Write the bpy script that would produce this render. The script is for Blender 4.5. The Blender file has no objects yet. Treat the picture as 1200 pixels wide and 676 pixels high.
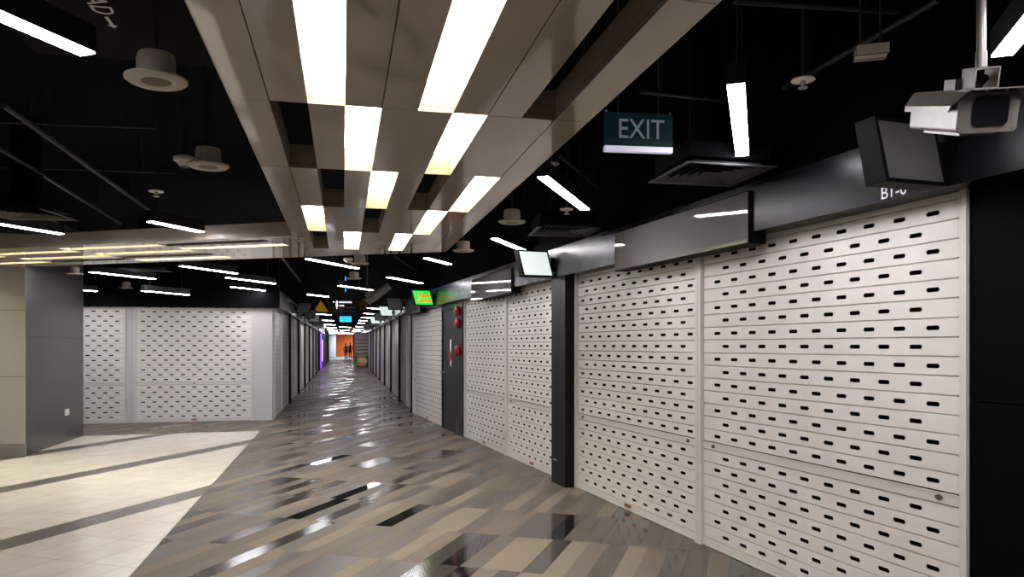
import bpy, math, random
from mathutils import Vector, Matrix
random.seed(7)
D = bpy.data; COL = bpy.context.scene.collection
F = 880.0; HY = 404.5; CH = 1.45          # focal length in px, horizon row, eye height

# ------------------------------------------------------------------ helpers
def at(px, py, Y): return Vector(((px-600)/F*Y, Y, CH+(HY-py)/F*Y))
def up(px, py, h):
    Y = F*h/(HY-py); return Vector(((px-600)/F*Y, Y, CH+h))

class MB:
    def __init__(s): s.v=[]; s.f=[]; s.m=[]
    def poly(s, pts, mi=0):
        b=len(s.v); s.v += [tuple(p) for p in pts]; s.f.append(tuple(range(b,b+len(pts)))); s.m.append(mi)
    def box(s, x0,x1,y0,y1,z0,z1, mi=0, M=None):
        b=len(s.v)
        c=[(x0,y0,z0),(x1,y0,z0),(x1,y1,z0),(x0,y1,z0),(x0,y0,z1),(x1,y0,z1),(x1,y1,z1),(x0,y1,z1)]
        if M: c=[tuple(M@Vector(p)) for p in c]
        s.v+=c
        for q in ((0,3,2,1),(4,5,6,7),(0,1,5,4),(1,2,6,5),(2,3,7,6),(3,0,4,7)):
            s.f.append(tuple(b+i for i in q)); s.m.append(mi)
    def prism(s, pts, off, mi=0):                  # closed prism of a 3-D outline moved by off
        pts=[Vector(p) for p in pts]; off=Vector(off); n=len(pts)
        a=[p for p in pts]; c=[p+off for p in pts]; b=len(s.v)
        s.v+=[tuple(p) for p in a+c]
        s.f.append(tuple(b+i for i in range(n))[::-1]); s.m.append(mi)
        s.f.append(tuple(b+n+i for i in range(n))); s.m.append(mi)
        for i in range(n):
            j=(i+1)%n; s.f.append((b+i,b+j,b+n+j,b+n+i)); s.m.append(mi)
    def lathe(s, prof, n=28, c=(0,0,0), mi=0):
        b=len(s.v)
        for r,z in prof:
            for i in range(n):
                a=2*math.pi*i/n; s.v.append((c[0]+r*math.cos(a),c[1]+r*math.sin(a),c[2]+z))
        for k in range(len(prof)-1):
            for i in range(n):
                j=(i+1)%n; s.f.append((b+k*n+i,b+k*n+j,b+(k+1)*n+j,b+(k+1)*n+i)); s.m.append(mi)
        s.f.append(tuple(b+i for i in range(n))[::-1]); s.m.append(mi)
        L=(len(prof)-1)*n; s.f.append(tuple(b+L+i for i in range(n))); s.m.append(mi)
    def tube(s, p, q, r, n=10, mi=0):
        p=Vector(p); q=Vector(q); d=(q-p).normalized()
        u=d.orthogonal().normalized(); w=d.cross(u); b=len(s.v)
        for c in (p,q):
            for i in range(n):
                a=2*math.pi*i/n; s.v.append(tuple(c+(u*math.cos(a)+w*math.sin(a))*r))
        for i in range(n):
            j=(i+1)%n; s.f.append((b+i,b+j,b+n+j,b+n+i)); s.m.append(mi)
        s.f.append(tuple(b+i for i in range(n))[::-1]); s.m.append(mi)
        s.f.append(tuple(b+n+i for i in range(n))); s.m.append(mi)
    def mesh(s, name, mats):
        me=D.meshes.new(name); me.from_pydata(s.v,[],s.f)
        for m in (mats if isinstance(mats,(list,tuple)) else [mats]): me.materials.append(m)
        for p,i in zip(me.polygons,s.m): p.material_index=i
        me.validate(); me.update(); return me
    def build(s, name, mats, parent=None, smooth=False):
        return link(name, s.mesh(name,mats), parent, smooth)
def link(name, me, parent=None, smooth=False):
    o=D.objects.new(name, me); COL.objects.link(o)
    if parent is not None: o.parent=parent
    if smooth:
        for p in me.polygons: p.use_smooth=True
        try: me.set_sharp_from_angle(angle=math.radians(35))
        except Exception: pass
    return o
def tag(o, label=None, cat=None, group=None, kind=None):
    if label: o['label']=label
    if cat: o['category']=cat
    if group: o['group']=group
    if kind: o['kind']=kind
    return o
def struct(name, mb, mats, label=None, smooth=False):
    o=mb.build(name,mats,None,smooth); o['kind']='structure'; o['category']=name.split('_')[0]
    if label: o['label']=label
    return o
def empty(name, loc=(0,0,0), rz=0.0):
    o=D.objects.new(name,None); COL.objects.link(o); o.location=loc; o.rotation_euler=(0,0,rz); o.empty_display_size=.1
    return o
def copy_tree(o, parent=None):
    c=o.copy(); COL.objects.link(c); c.parent=parent
    for ch in list(o.children): copy_tree(ch,c)
    return c
def text_mesh(txt, size, mat, name, parent, M, extrude=.001, shear=0.0, align='CENTER', bold=0.0):
    cu=D.curves.new('lettering','FONT'); cu.body=txt; cu.size=size; cu.extrude=extrude; cu.align_x=align; cu.align_y='CENTER'; cu.shear=shear; cu.offset=bold
    t=D.objects.new('lettering',cu); COL.objects.link(t)
    dg=bpy.context.evaluated_depsgraph_get()
    me=D.meshes.new_from_object(t.evaluated_get(dg)); D.objects.remove(t)
    me.materials.clear(); me.materials.append(mat)
    o=link(name,me,parent); o.matrix_local=M; return o

# ------------------------------------------------------------------ materials
def mat(name, col, rough=.5, spec=.5, metal=0, emit=None, es=0, noise=0, nscale=8, bump=0, bscale=6, coat=0, rnoise=0):
    m=D.materials.new(name); m.use_nodes=True; nt=m.node_tree; b=nt.nodes['Principled BSDF']
    b.inputs['Base Color'].default_value=(*col,1); b.inputs['Roughness'].default_value=rough
    b.inputs['Specular IOR Level'].default_value=spec; b.inputs['Metallic'].default_value=metal
    b.inputs['Coat Weight'].default_value=coat; b.inputs['Coat Roughness'].default_value=.06
    if emit: b.inputs['Emission Color'].default_value=(*emit,1); b.inputs['Emission Strength'].default_value=es
    if noise or bump or rnoise: tc=nt.nodes.new('ShaderNodeTexCoord')
    if noise or rnoise:
        n=nt.nodes.new('ShaderNodeTexNoise'); n.inputs['Scale'].default_value=nscale; n.inputs['Detail'].default_value=4
        nt.links.new(tc.outputs['Object'],n.inputs['Vector'])
    if noise:
        r=nt.nodes.new('ShaderNodeMapRange'); r.inputs['From Min'].default_value=.25; r.inputs['From Max'].default_value=.75
        r.inputs['To Min'].default_value=1-noise; r.inputs['To Max'].default_value=1+noise
        nt.links.new(n.outputs['Fac'],r.inputs['Value'])
        mx=nt.nodes.new('ShaderNodeVectorMath'); mx.operation='SCALE'; mx.inputs[0].default_value=col
        nt.links.new(r.outputs[0],mx.inputs['Scale']); nt.links.new(mx.outputs[0],b.inputs['Base Color'])
    if rnoise:
        r2=nt.nodes.new('ShaderNodeMapRange'); r2.inputs['From Min'].default_value=.3; r2.inputs['From Max'].default_value=.7
        r2.inputs['To Min'].default_value=max(0.02,rough-rnoise); r2.inputs['To Max'].default_value=rough+rnoise
        nt.links.new(n.outputs['Fac'],r2.inputs['Value']); nt.links.new(r2.outputs[0],b.inputs['Roughness'])
    if bump:
        n2=nt.nodes.new('ShaderNodeTexNoise'); n2.inputs['Scale'].default_value=bscale; n2.inputs['Detail'].default_value=1
        nt.links.new(tc.outputs['Object'],n2.inputs['Vector'])
        bp=nt.nodes.new('ShaderNodeBump'); bp.inputs['Strength'].default_value=bump; bp.inputs['Distance'].default_value=.02
        nt.links.new(n2.outputs['Fac'],bp.inputs['Height']); nt.links.new(bp.outputs[0],b.inputs['Normal'])
    return m
M={}
M['shutter']=mat('shutter_paint',(.74,.715,.68),.42,.4,noise=.05,nscale=3)
M['rail']=mat('rail_paint',(.66,.64,.61),.35,.5)
M['lock']=mat('lock_steel',(.16,.14,.12),.4,.5,.6)
M['latch']=mat('latch_rust',(.30,.09,.06),.55)
M['void']=mat('shop_dark',(.004,.004,.004),.9,.1)
M['fascia']=mat('black_gloss_fascia',(.006,.006,.0075),.27,.2)
M['blackwall']=mat('black_panel',(.0018,.0018,.0022),.6,.05)
M['blackpaint']=mat('black_ceiling_paint',(.0016,.0016,.0026),.9,.04)
M['pipe']=mat('dark_pipe_paint',(.020,.021,.026),.6,.3)
M['duct']=mat('dark_duct',(.0022,.0022,.003),.8,.08)
M['post']=mat('black_post',(.004,.004,.005),.4,.2)
M['beige']=mat('beige_gloss_panel',(.375,.315,.255),.05,.7,noise=.05,nscale=2,bump=.05,bscale=1.6)
M['beige_side']=mat('beige_fascia',(.31,.26,.21),.35,.4)
M['cream']=mat('cream_light_well',(.38,.345,.245),.5,.3)
M['canopy_light']=mat('canopy_diffuser',(.9,.9,.85),.5,.2,emit=(1,.955,.80),es=6.8)
M['tube']=mat('tube_diffuser',(.9,.9,.9),.5,.2,emit=(1,.965,1),es=21)
M['housing']=mat('light_housing',(.006,.006,.007),.5,.4)
M['speaker']=mat('speaker_beige',(.42,.38,.32),.5,.4)
M['grille']=mat('speaker_grille',(.16,.13,.11),.7,.3)
M['white_plastic']=mat('white_plastic',(.62,.58,.52),.45,.4)
M['vent']=mat('vent_grey',(.028,.028,.031),.55,.4)
M['sign_face']=mat('sign_white_acrylic',(.17,.163,.157),.04,.5)
M['sign_blade']=mat('sign_opal_acrylic',(.22,.22,.215),.3,.5)
M['blade_shaded']=mat('sign_shaded_acrylic',(.095,.093,.09),.35,.3)  # white acrylic with the shade on the near sign put into its colour
M['blade_lit']=mat('sign_lit_acrylic',(.55,.56,.55),.35,.4,emit=(.9,1,.96),es=.24)
M['sign_black']=mat('sign_black_case',(.0025,.0025,.003),.65,.1)
M['unit_text']=mat('white_lettering',(.7,.7,.7),.5)
M['green']=mat('green_lit_face',(.02,.5,.05),.4,.4,emit=(.0,.62,.045),es=.50)
M['red_letter']=mat('red_lit_letter',(.5,.1,.02),.4,.4,emit=(.62,.10,.0),es=.4)
M['yellow_patch']=mat('yellow_lit_patch',(.3,.6,.05),.4,.4,emit=(.10,.60,.012),es=.75)
M['exit_teal']=mat('exit_teal',(.002,.012,.016),.5,.15,emit=(.003,.045,.055),es=.03)
M['exit_letter']=mat('exit_grey_letter',(.13,.14,.17),.5,.3,emit=(.3,.32,.4),es=.08)  # faint glow put into letters that give no light themselves
M['exit_bar']=mat('exit_bar',(.75,.75,.82),.35,.4,emit=(.6,.6,.8),es=.12)  # glow stands in for light reflected off the white bar
M['cyan']=mat('cyan_lit',(.05,.4,.6),.4,.4,emit=(.03,.40,.85),es=.6)
M['blue']=mat('blue_lit',(.05,.2,.6),.4,.4,emit=(.08,.30,.95),es=.5)
M['cctv']=mat('camera_cream',(.17,.158,.143),.4,.4,noise=.12,nscale=14)
M['camera_drab']=mat('camera_drab',(.075,.07,.055),.5,.3)
M['glass_black']=mat('camera_glass',(.01,.01,.012),.12,.6)
M['steel']=mat('steel',(.35,.34,.33),.35,.5,.6)
M['column_dark']=mat('column_grey_laminate',(.050,.0488,.0462),.30,.4,noise=.10,nscale=2.5)
M['column_face']=mat('column_beige_metal',(.34,.322,.295),.16,.5,bump=.10,bscale=2.2,noise=.04,nscale=1.5)
M['column_skirt']=mat('column_skirt',(.22,.205,.19),.3,.5)
M['pilaster']=mat('pilaster_grey',(.55,.55,.55),.5,.4)
M['door']=mat('door_charcoal',(.022,.023,.026),.35,.5)
M['red']=mat('red_enamel',(.32,.012,.015),.3,.5)
M['white']=mat('white_notice',(.7,.7,.7),.5)
M['amber']=mat('amber_sign',(.42,.20,.02),.5,.4,emit=(.5,.2,.01),es=.10)
M['dark_amber']=mat('dark_amber_sign',(.20,.11,.03),.5,.4)
M['board']=mat('directory_black',(.012,.010,.010),.4,.4)
M['board_white']=mat('directory_white',(.8,.8,.8),.5,emit=(.9,.88,1),es=.4)
M['board_grey']=mat('directory_grey',(.28,.27,.28),.5)
M['orange']=mat('orange_wall',(.72,.165,.04),.6,.3)
M['pale']=mat('pale_wall',(.66,.68,.80),.5,.3)
M['greywall']=mat('grey_wall',(.22,.22,.23),.6,.3)
M['purple']=mat('purple_lit',(.2,.05,.5),.4,.4,emit=(.22,.035,.75),es=.5)
M['violet_white']=mat('violet_white_lit',(.6,.5,.7),.4,.4,emit=(.85,.65,1),es=.6)
M['cyan_white']=mat('cyan_white_lit',(.7,.8,.85),.4,.4,emit=(.62,.88,1),es=1.2)
M['tile']=mat('cream_tile',(.67,.605,.525),.24,.4,noise=.06,nscale=5)
M['tile2']=mat('cream_tile_pale',(.70,.635,.555),.24,.4,noise=.06,nscale=5)
M['stripe']=mat('brown_stripe_tile',(.115,.10,.09),.28,.4,noise=.06,nscale=40)
M['grout']=mat('grout',(.20,.175,.15),.7,.2)
M['joint']=mat('plank_joint',(.035,.032,.03),.6,.2)
granite=[mat('granite_sand',(.205,.166,.130),.60,.08,noise=.30,nscale=150),
         mat('granite_light',(.150,.122,.098),.55,.10,noise=.28,nscale=150),
         mat('granite_taupe',(.112,.093,.077),.42,.14,noise=.26,nscale=150),
         mat('granite_brown',(.080,.065,.053),.30,.22,noise=.26,nscale=150),
         mat('granite_dark',(.050,.042,.036),.14,.38,noise=.24,nscale=150),
         mat('granite_black',(.014,.013,.013),.05,.6,noise=.1,nscale=150)]

# ------------------------------------------------------------------ walls as plan lines
class Wall:
    """A plan line X = a + b*Y; side = +1 when the corridor lies to its left (right-hand wall)."""
    def __init__(s,a,b,side): s.a=a; s.b=b; s.side=side; n=math.hypot(1,b); s.u=Vector((b/n,1/n,0)); s.n=Vector((-1/n,b/n,0))*side
    def p(s,Y,off=0,z=0): return Vector((s.a+s.b*Y,Y,0))+s.n*off+Vector((0,0,z))
    def px(s,px,off=0):
        k=(px-600)/F; A=s.p(0,off); B=s.p(1,off); b=(B.x-A.x)/(B.y-A.y); a=A.x-b*A.y
        Y=a/(k-b); return Vector((k*Y,Y,0))
near=Wall(3.208,-.331,1); far=Wall(1.50,-.2225,1); left=Wall(-1.354,-.2265,-1)
YJ=16.15                                            # where the two right-hand lines meet
LC=left.p(14.58)                                    # corner of the left block
fdir=Vector((.9755,.2200,0))                        # along the left block's front, to the right
def fp(d,off=0): return LC-fdir*d+Vector((.22,-.9755,0))*off

def quadwall(mb,p,q,z0,z1,th,nrm,mi=0):
    p=Vector(p);q=Vector(q); a=[p,q,q-nrm*th,p-nrm*th]
    mb.prism([Vector((c.x,c.y,z0)) for c in a],(0,0,z1-z0),mi)

CEIL=3.25
# floor ------------------------------------------------------------
SL=.312; NN=math.hypot(1,SL)
def ST(s,t): return Vector(((s+SL*t)/NN,(t-SL*s)/NN))
fl=MB()
PW=.141; PL=.845; T0=4.60-5*PL
R=random.Random(11)
fl.box(-32,6,-4,108,-.10,-.002,6)
for r in range(0,138):
    t0=T0+r*PL; s=-46.0+R.choice([0,.07]); last=-1
    while s<4.5:
        w=PW*R.choice([1,1,1,1,1,2])
        c=ST(s+w/2,t0+PL/2); X,Y=c
        ok=(Y<17.5 and -12<X<near.a+near.b*Y+.5 and Y>-1.5) or (Y>=17.5 and left.a+left.b*Y-.6<X<far.a+far.b*Y+.6) or (60<Y<106 and left.a+left.b*Y-5<X<far.a+far.b*Y+.6)
        if ok and not (Y<11.5 and X<-4.4-.234*(Y-4.71)-.4 ):
            k=R.choices(range(6),[21,24,25,17,11,2])[0]
            if k==last: k=(k+R.choice([1,2,3]))%5
            last=k; g=.0012
            fl.poly([(*ST(a,b),0) for a,b in ((s+g,t0+g),(s+w-g,t0+g),(s+w-g,t0+PL-g),(s+g,t0+PL-g))],k)
        s+=w
struct('floor',fl,granite+[M['joint']],'corridor floor of grey and brown granite planks in slanted rows')
# cream tiled zone, cut along the corridor line and along the left block
def clip(poly,a,n):
    out=[]
    for i,p in enumerate(poly):
        q=poly[(i+1)%len(poly)]; dp=(p-a).dot(n); dq=(q-a).dot(n)
        if dp>=0: out.append(p)
        if dp*dq<0: out.append(p+(q-p)*(dp/(dp-dq)))
    return out
def v2(px,py):
    Y=CH*F/(py-HY); return Vector(((px-600)/F*Y,Y))
A1,A2,A3=v2(305,505),v2(152,676),v2(100,511)
e1=(A2-A1).normalized(); n1=Vector((e1.y,-e1.x)); n1=n1 if n1.x<0 else -n1
e2=(A3-A1).normalized(); n2=Vector((e2.y,-e2.x)); n2=n2 if n2.y<0 else -n2
tl=MB(); TW=.28; SC0=-5.153; 
base=clip(clip([Vector((-13,0)),Vector((0,0)),Vector((0,15)),Vector((-13,15))],A1,n1),A1,n2)
tl.prism([(p.x,p.y,.0005) for p in base],(0,0,.0015),2)
i=-26
for i in range(-34,16):
    s0=SC0-TW/2+i*TW; stripe=(i%7==0)
    tl_len=.551 if not stripe else 1.1
    for r in range(-6,40):
        t0=3.93+r*tl_len; g=.0018
        q=[ST(a,b) for a,b in ((s0+g,t0+g),(s0+TW-g,t0+g),(s0+TW-g,t0+tl_len-g),(s0+g,t0+tl_len-g))]
        q=clip(clip(q,A1+n1*.004,n1),A1+n2*.004,n2)
        if len(q)>2 and all(-13<p.x and p.y>.5 for p in q):
            tl.poly([(p.x,p.y,.003) for p in q],3 if stripe else R.choice([0,0,1]))
struct('floor_tiles',tl,[M['tile'],M['tile2'],M['grout'],M['stripe']],'cream floor tiles crossed by brown diagonal stripes')

# ceiling and closing walls -----------------------------------------
mb=MB(); mb.box(-32,7,-4,108,CEIL,CEIL+.1); struct('ceiling',mb,M['blackpaint'],'open black ceiling')
mb=MB()
quadwall(mb,near.p(-2,-.35),near.p(YJ,-.35),0,CEIL,.1,near.n)
quadwall(mb,far.p(YJ-.2,-.35),far.p(106,-.35),0,CEIL,.1,far.n)
struct('wall_right',mb,M['void'],'dark shop depth behind the right-hand shutters')
mb=MB()
quadwall(mb,left.p(14.6,-.35),left.p(52,-.35),0,CEIL,.1,left.n)
quadwall(mb,fp(5.5,-.35),fp(.35,-.35),0,CEIL,.1,Vector((.22,-.9755,0)))
struct('wall_left',mb,M['void'],'dark shop depth behind the left-hand shutters')
# the black panelled end of the near wall and the black wall strip above the fascia
mb=MB()
pe=near.px(1138.5)
for (z0,z1) in ((0,1.195),(1.2,2.6)):
    quadwall(mb,near.p(1.0,.012),Vector((pe.x,pe.y,0))+near.n*.012,z0,z1,.05,near.n)
struct('wall_front',mb,M['blackwall'],'plain black wall panel at the right edge')
FB,FT=2.157,2.46; FO=.155
mb=MB(); quadwall(mb,near.p(1.0,FO),near.p(YJ+.02,FO),FB,FT,.17,near.n)
quadwall(mb,near.p(1.0,FO-.03),near.p(YJ,FO-.03),FT,CEIL,.1,near.n,1)
struct('trim_1',mb,[M['fascia'],M['blackpaint']],'glossy black fascia over the near right-hand shutters')
mb=MB(); quadwall(mb,far.p(YJ,FO),far.p(62,FO),2.19,2.52,.17,far.n)
quadwall(mb,far.p(YJ,FO-.03),far.p(62,FO-.03),2.52,CEIL,.1,far.n,1)
struct('trim_2',mb,[M['fascia'],M['blackpaint']],'black fascia along the far right-hand corridor wall')
mb=MB(); quadwall(mb,left.p(14.5,FO),left.p(52,FO),2.19,2.52,.17,left.n)
quadwall(mb,left.p(14.5,FO-.03),left.p(52,FO-.03),2.52,CEIL,.1,left.n,1)
struct('trim_3',mb,[M['fascia'],M['blackpaint']],'black fascia along the left-hand corridor wall')
mb=MB(); nf=Vector((.22,-.9755,0)); quadwall(mb,fp(5.6,.12),fp(-.14,.12),2.168,CEIL,.12,nf)
struct('trim_4',mb,M['blackwall'],'black bulkhead above the left front shutters')

# ------------------------------------------------------------------ roller shutters
H=2.175; SLAT=.0912
ZROWS=[.109+.0912*i for i in range(7)]+[.804+.0912*i for i in range(16)]
def curtain_mesh(W):
    key=round(W,2)
    if key in curtain_mesh.c: return curtain_mesh.c[key]
    mb=MB(); n=max(2,int(W/.2+.03)); x0=(W-n*.2)/2; g=.0045; dp=.012
    def row(zc,par,holes=True):
        z0,z1=zc-SLAT/2,zc+SLAT/2
        mb.poly([(0,dp,z0),(W,dp,z0),(W,0,z0+g),(0,0,z0+g)]); mb.poly([(0,0,z1-g),(W,0,z1-g),(W,dp,z1),(0,dp,z1)])
        zb,zt=z0+g,z1-g
        cen=[x0+.1+.2*i for i in range(n)] if par==0 else [x0+.2*(i+1) for i in range(n-1)]
        if not holes: cen=[]
        x=0.0; hw,hh,ch=.040,.0112,.008
        for c in cen:
            a,b=c-.05,c+.05
            if a>x: mb.poly([(x,0,zb),(a,0,zb),(a,0,zt),(x,0,zt)])
            o=[(a,zb),(c,zb),(b,zb),(b,zc),(b,zt),(c,zt),(a,zt),(a,zc)]
            h=[(c-hw+ch,zc-hh),(c,zc-hh),(c+hw-ch,zc-hh),(c+hw,zc),(c+hw-ch,zc+hh),(c,zc+hh),(c-hw+ch,zc+hh),(c-hw,zc)]
            for i in range(8):
                j=(i+1)%8
                mb.poly([(o[i][0],0,o[i][1]),(o[j][0],0,o[j][1]),(h[j][0],0,h[j][1]),(h[i][0],0,h[i][1])])
                mb.poly([(h[i][0],0,h[i][1]),(h[j][0],0,h[j][1]),(h[j][0],.002,h[j][1]),(h[i][0],.002,h[i][1])])
            x=b
        mb.poly([(x,0,zb),(W,0,zb),(W,0,zt),(x,0,zt)])
    for i,z in enumerate(ZROWS):
        row(z, (i+1)%2 if i<7 else (i-7)%2)
    curtain_mesh.c[key]=mb.mesh('curtain',M['shutter']); return curtain_mesh.c[key]
curtain_mesh.c={}
proto={}
def make_shutter(W,detail):
    key=(round(W,2),detail)
    if key in proto: return copy_tree(proto[key])
    root=empty('roller_shutter'); rw=.035
    cw=W-2*rw
    o=link('curtain',curtain_mesh(cw),root); o.location=(-cw/2,0,0)
    for s in (-1,1):
        mb=MB(); mb.box(s*W/2-(rw if s>0 else 0),s*W/2+(rw if s<0 else 0),-.03,.05,.001,H+.04); mb.build('guide_rail',M['rail'],root)
    mb=MB(); mb.box(-cw/2,cw/2,-.004,.02,.004,.0625); mb.box(-cw/2,cw/2,-.010,.02,.004,.014); mb.build('bottom_bar',M['rail'],root)
    mb=MB(); mb.box(-cw/2,cw/2,-.006,.02,.7035,.7575)
    mb.box(-cw/2,cw/2,-.010,.02,.7500,.7575); mr=mb.build('middle_rail',M['rail'],root)
    if detail:
        for x in (-cw/2+.13,cw/2-.13) if detail==1 else (0.0,):
            mb=MB(); pts=[(x+.022*math.cos(a)*(.6 if abs(math.sin(a))>.5 else 1),-.0065,.73+.014*math.sin(a)) for a in [2*math.pi*i/14 for i in range(14)]]
            mb.prism(pts[::-1],(0,-.004,0)); mb.tube((x,-.009,.73),(x,-.014,.73),.007)
            mb.build('lock',M['lock'],mr)
        mb=MB(); mb.box(-.05,.05,-.018,-.004,.03,.055); mb.box(-.04,.04,-.022,-.018,.036,.049); mb.build('latch',M['latch'],root)
    proto[key]=root; return root
def put_shutter(pl,pr,detail,label,group):
    pl=Vector(pl);pr=Vector(pr); d=pr-pl; W=math.floor((d.length-.008)/.02)*.02 if detail==0 else d.length-.004
    r=make_shutter(W,detail); c=(pl+pr)/2; r.location=(c.x,c.y,0); r.rotation_euler=(0,0,math.atan2(d.y,d.x))
    tag(r,label,'roller shutter',group); return r
def npx(a,b): return near.px(a),near.px(b)
G1='perforated roller shutters of the right-hand shops'
put_shutter(*npx(821.5,1138.5),1,'large white perforated roller shutter beside the black wall panel at the right edge',G1)
put_shutter(*npx(676,821.5),1,'white perforated roller shutter just right of the black post',G1)
put_shutter(*npx(594.6,659.5),1,'white perforated roller shutter just left of the black post, under the bright tilted sign',G1)
put_shutter(*npx(545.5,594.6),1,'white perforated roller shutter directly right of the charcoal door with red bells',G1)
put_shutter(near.p(YJ-.12),near.px(520.5),1,'greyish perforated roller shutter directly left of the charcoal door, below the green sign',G1)
G2='perforated roller shutters of the left front'
put_shutter(fp(2.47),fp(.36),2,'white perforated roller shutter facing the camera beside the plain grey pilaster',G2)
put_shutter(fp(4.72),fp(2.60),2,'white perforated roller shutter facing the camera, partly behind the dark grey column',G2)
mb=MB(); quadwall(mb,fp(2.60),fp(2.47),0,2.2,.06,nf); mb.box(0,0,0,0,0,0) if False else None
struct('trim_5',mb,M['pilaster'],'narrow grey mullion between the two left front shutters')
mb=MB(); quadwall(mb,fp(.36,.02),fp(-.005,.02),0,2.2,.30,nf); struct('trim_6',mb,M['pilaster'],'plain light grey pilaster at the corner of the left block')
ORD=['first','second','third','fourth','fifth','sixth','seventh','eighth','ninth','tenth','eleventh','twelfth','thirteenth','fourteenth','fifteenth','sixteenth','seventeenth','eighteenth','nineteenth','twentieth','twenty-first','twenty-second']
# far bays: two narrow shutters then a black post
RY=[YJ+3.72*i for i in range(9)]; LY=[14.72,18.75]+[18.75+3.75*i for i in range(1,7)]
def post(wall,Y,label,th=.18,dep=.085):
    mb=MB(); quadwall(mb,wall.p(Y-th/2,dep),wall.p(Y+th/2,dep),0,2.2,dep+.1,wall.n)
    quadwall(mb,wall.p(Y-th/2-.015,.095),wall.p(Y+th/2+.015,.095),0,.12,.1,wall.n)
    o=mb.build('wall_post',M['post']); tag(o,label,'post','black posts between the shops',None); return o
posts=[]
a,b=near.px(659.5),near.px(676)
mb=MB(); quadwall(mb,Vector((a.x,a.y,0))+near.n*.13,Vector((b.x,b.y,0))+near.n*.13,0,2.157,.2,near.n)
po=mb.build('wall_post',M['post']); tag(po,'tall black post between the white shutters under the bright tilted sign','post','black posts between the shops')
c=(a*.85+b*.15)+near.n*.131; mb=MB(); mb.tube((c.x,c.y,.245),(c.x+.03,c.y-.10,.245),.006); mb.build('hook',M['steel'],po)
for i in range(8):
    y0,y1=RY[i]+.09,RY[i+1]-.09; ym=(y0+y1)/2
    post(far,RY[i],'black post at the bend left of the greyish shutter below the green sign' if i==0 else f'{ORD[i-1]} black post down the far right-hand corridor wall after the bend')
    put_shutter(far.p(ym),far.p(y0),0,f'narrow grey shutter, nearer half of the {ORD[i]} bay along the far right-hand corridor wall','narrow shutters along the far right-hand wall')
    put_shutter(far.p(y1),far.p(ym),0,f'narrow grey shutter, farther half of the {ORD[i]} bay along the far right-hand corridor wall','narrow shutters along the far right-hand wall')
for i in range(7):
    y0,y1=LY[i]+.10,LY[i+1]-.10; ym=(y0+y1)/2
    post(left,LY[i+1],f'{ORD[i]} black post down the left-hand corridor wall from the pilaster')
    put_shutter(left.p(y0),left.p(ym),0,f'narrow grey shutter, nearer half of the {ORD[i]} bay along the left-hand corridor wall','narrow shutters along the left-hand wall')
    put_shutter(left.p(ym),left.p(y1),0,f'narrow grey shutter, farther half of the {ORD[i]} bay along the left-hand corridor wall','narrow shutters along the left-hand wall')

# ------------------------------------------------------------------ charcoal door in the right-hand wall
pl,pr=near.px(520.5),near.px(545.5); dv=(pr-pl); W=dv.length
droot=empty('door_1',((pl+pr)/2)); droot.rotation_euler=(0,0,math.atan2(dv.y,dv.x)); tag(droot,'charcoal service door with red bells beside it','door',None,'structure')
mb=MB(); mb.box(-W/2,-W/2+.06,-.05,.06,0,2.18); mb.box(W/2-.36,W/2-.0,-.05,.06,.0,2.18); mb.box(-W/2+.06,W/2-.36,-.05,.06,2.06,2.18); mb.build('door_frame',M['door'],droot)
mb=MB(); mb.box(-W/2+.065,W/2-.365,-.03,.02,.008,2.055); dl=mb.build('door_leaf',M['door'],droot)
mb=MB(); mb.lathe([(.03,0),(.03,.008),(.012,.012),(.012,.04),(.026,.045),(.026,.06),(.0001,.062)],16); kn=mb.build('handle',M['steel'],dl,True); kn.rotation_euler=(math.pi/2,0,0); kn.location=(-W/2+.13,-.03,.98)
mb=MB(); mb.box(W/2-.37,W/2-.345,-.055,-.03,.02,.28); mb.box(-W/2+.01,-W/2+.05,-.055,-.05,.02,.28); mb.build('kick_plate',M['steel'],droot)
def bell(x,z,label):
    o=empty('alarm_bell'); o.matrix_world=Matrix.Translation((pl+pr)/2)@Matrix.Rotation(math.atan2(dv.y,dv.x),4,'Z')@Matrix.Translation((x,-.05,z))@Matrix.Rotation(math.pi/2,4,'X')
    mb=MB(); mb.lathe([(.07,0),(.07,.012),(.05,.016),(.04,.03)],20); mb.build('back_plate',M['red'],o,True)
    mb=MB(); mb.lathe([(.088,.028),(.086,.05),(.068,.075),(.035,.088),(.001,.09)],24); mb.build('gong',M['red'],o,True)
    tag(o,label,'alarm bell','red alarm bells beside the charcoal door'); return o
bell(W/2-.17,2.0,'topmost red alarm bell on the strip right of the charcoal door')
bell(W/2-.17,1.80,'middle red alarm bell on the strip right of the charcoal door')
bell(W/2-.17,1.36,'lowest red alarm bell on the strip right of the charcoal door')
no=empty('door_notice'); no.matrix_world=Matrix.Translation((pl+pr)/2)@Matrix.Rotation(math.atan2(dv.y,dv.x),4,'Z')@Matrix.Translation((-.12,-.032,1.30))
mb=MB(); mb.box(-.04,.04,-.004,.002,-.20,.25); mb.build('strip',M['white'],no)
mb=MB(); pts=[(-.05+.10*math.cos(2*math.pi*i/20),-.004,-.03+.10*math.sin(2*math.pi*i/20)) for i in range(20)]; mb.prism(pts,(0,-.004,0)); mb.build('disc',M['red'],no)
tag(no,'round red notice and white strip on the charcoal door','notice')

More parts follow.
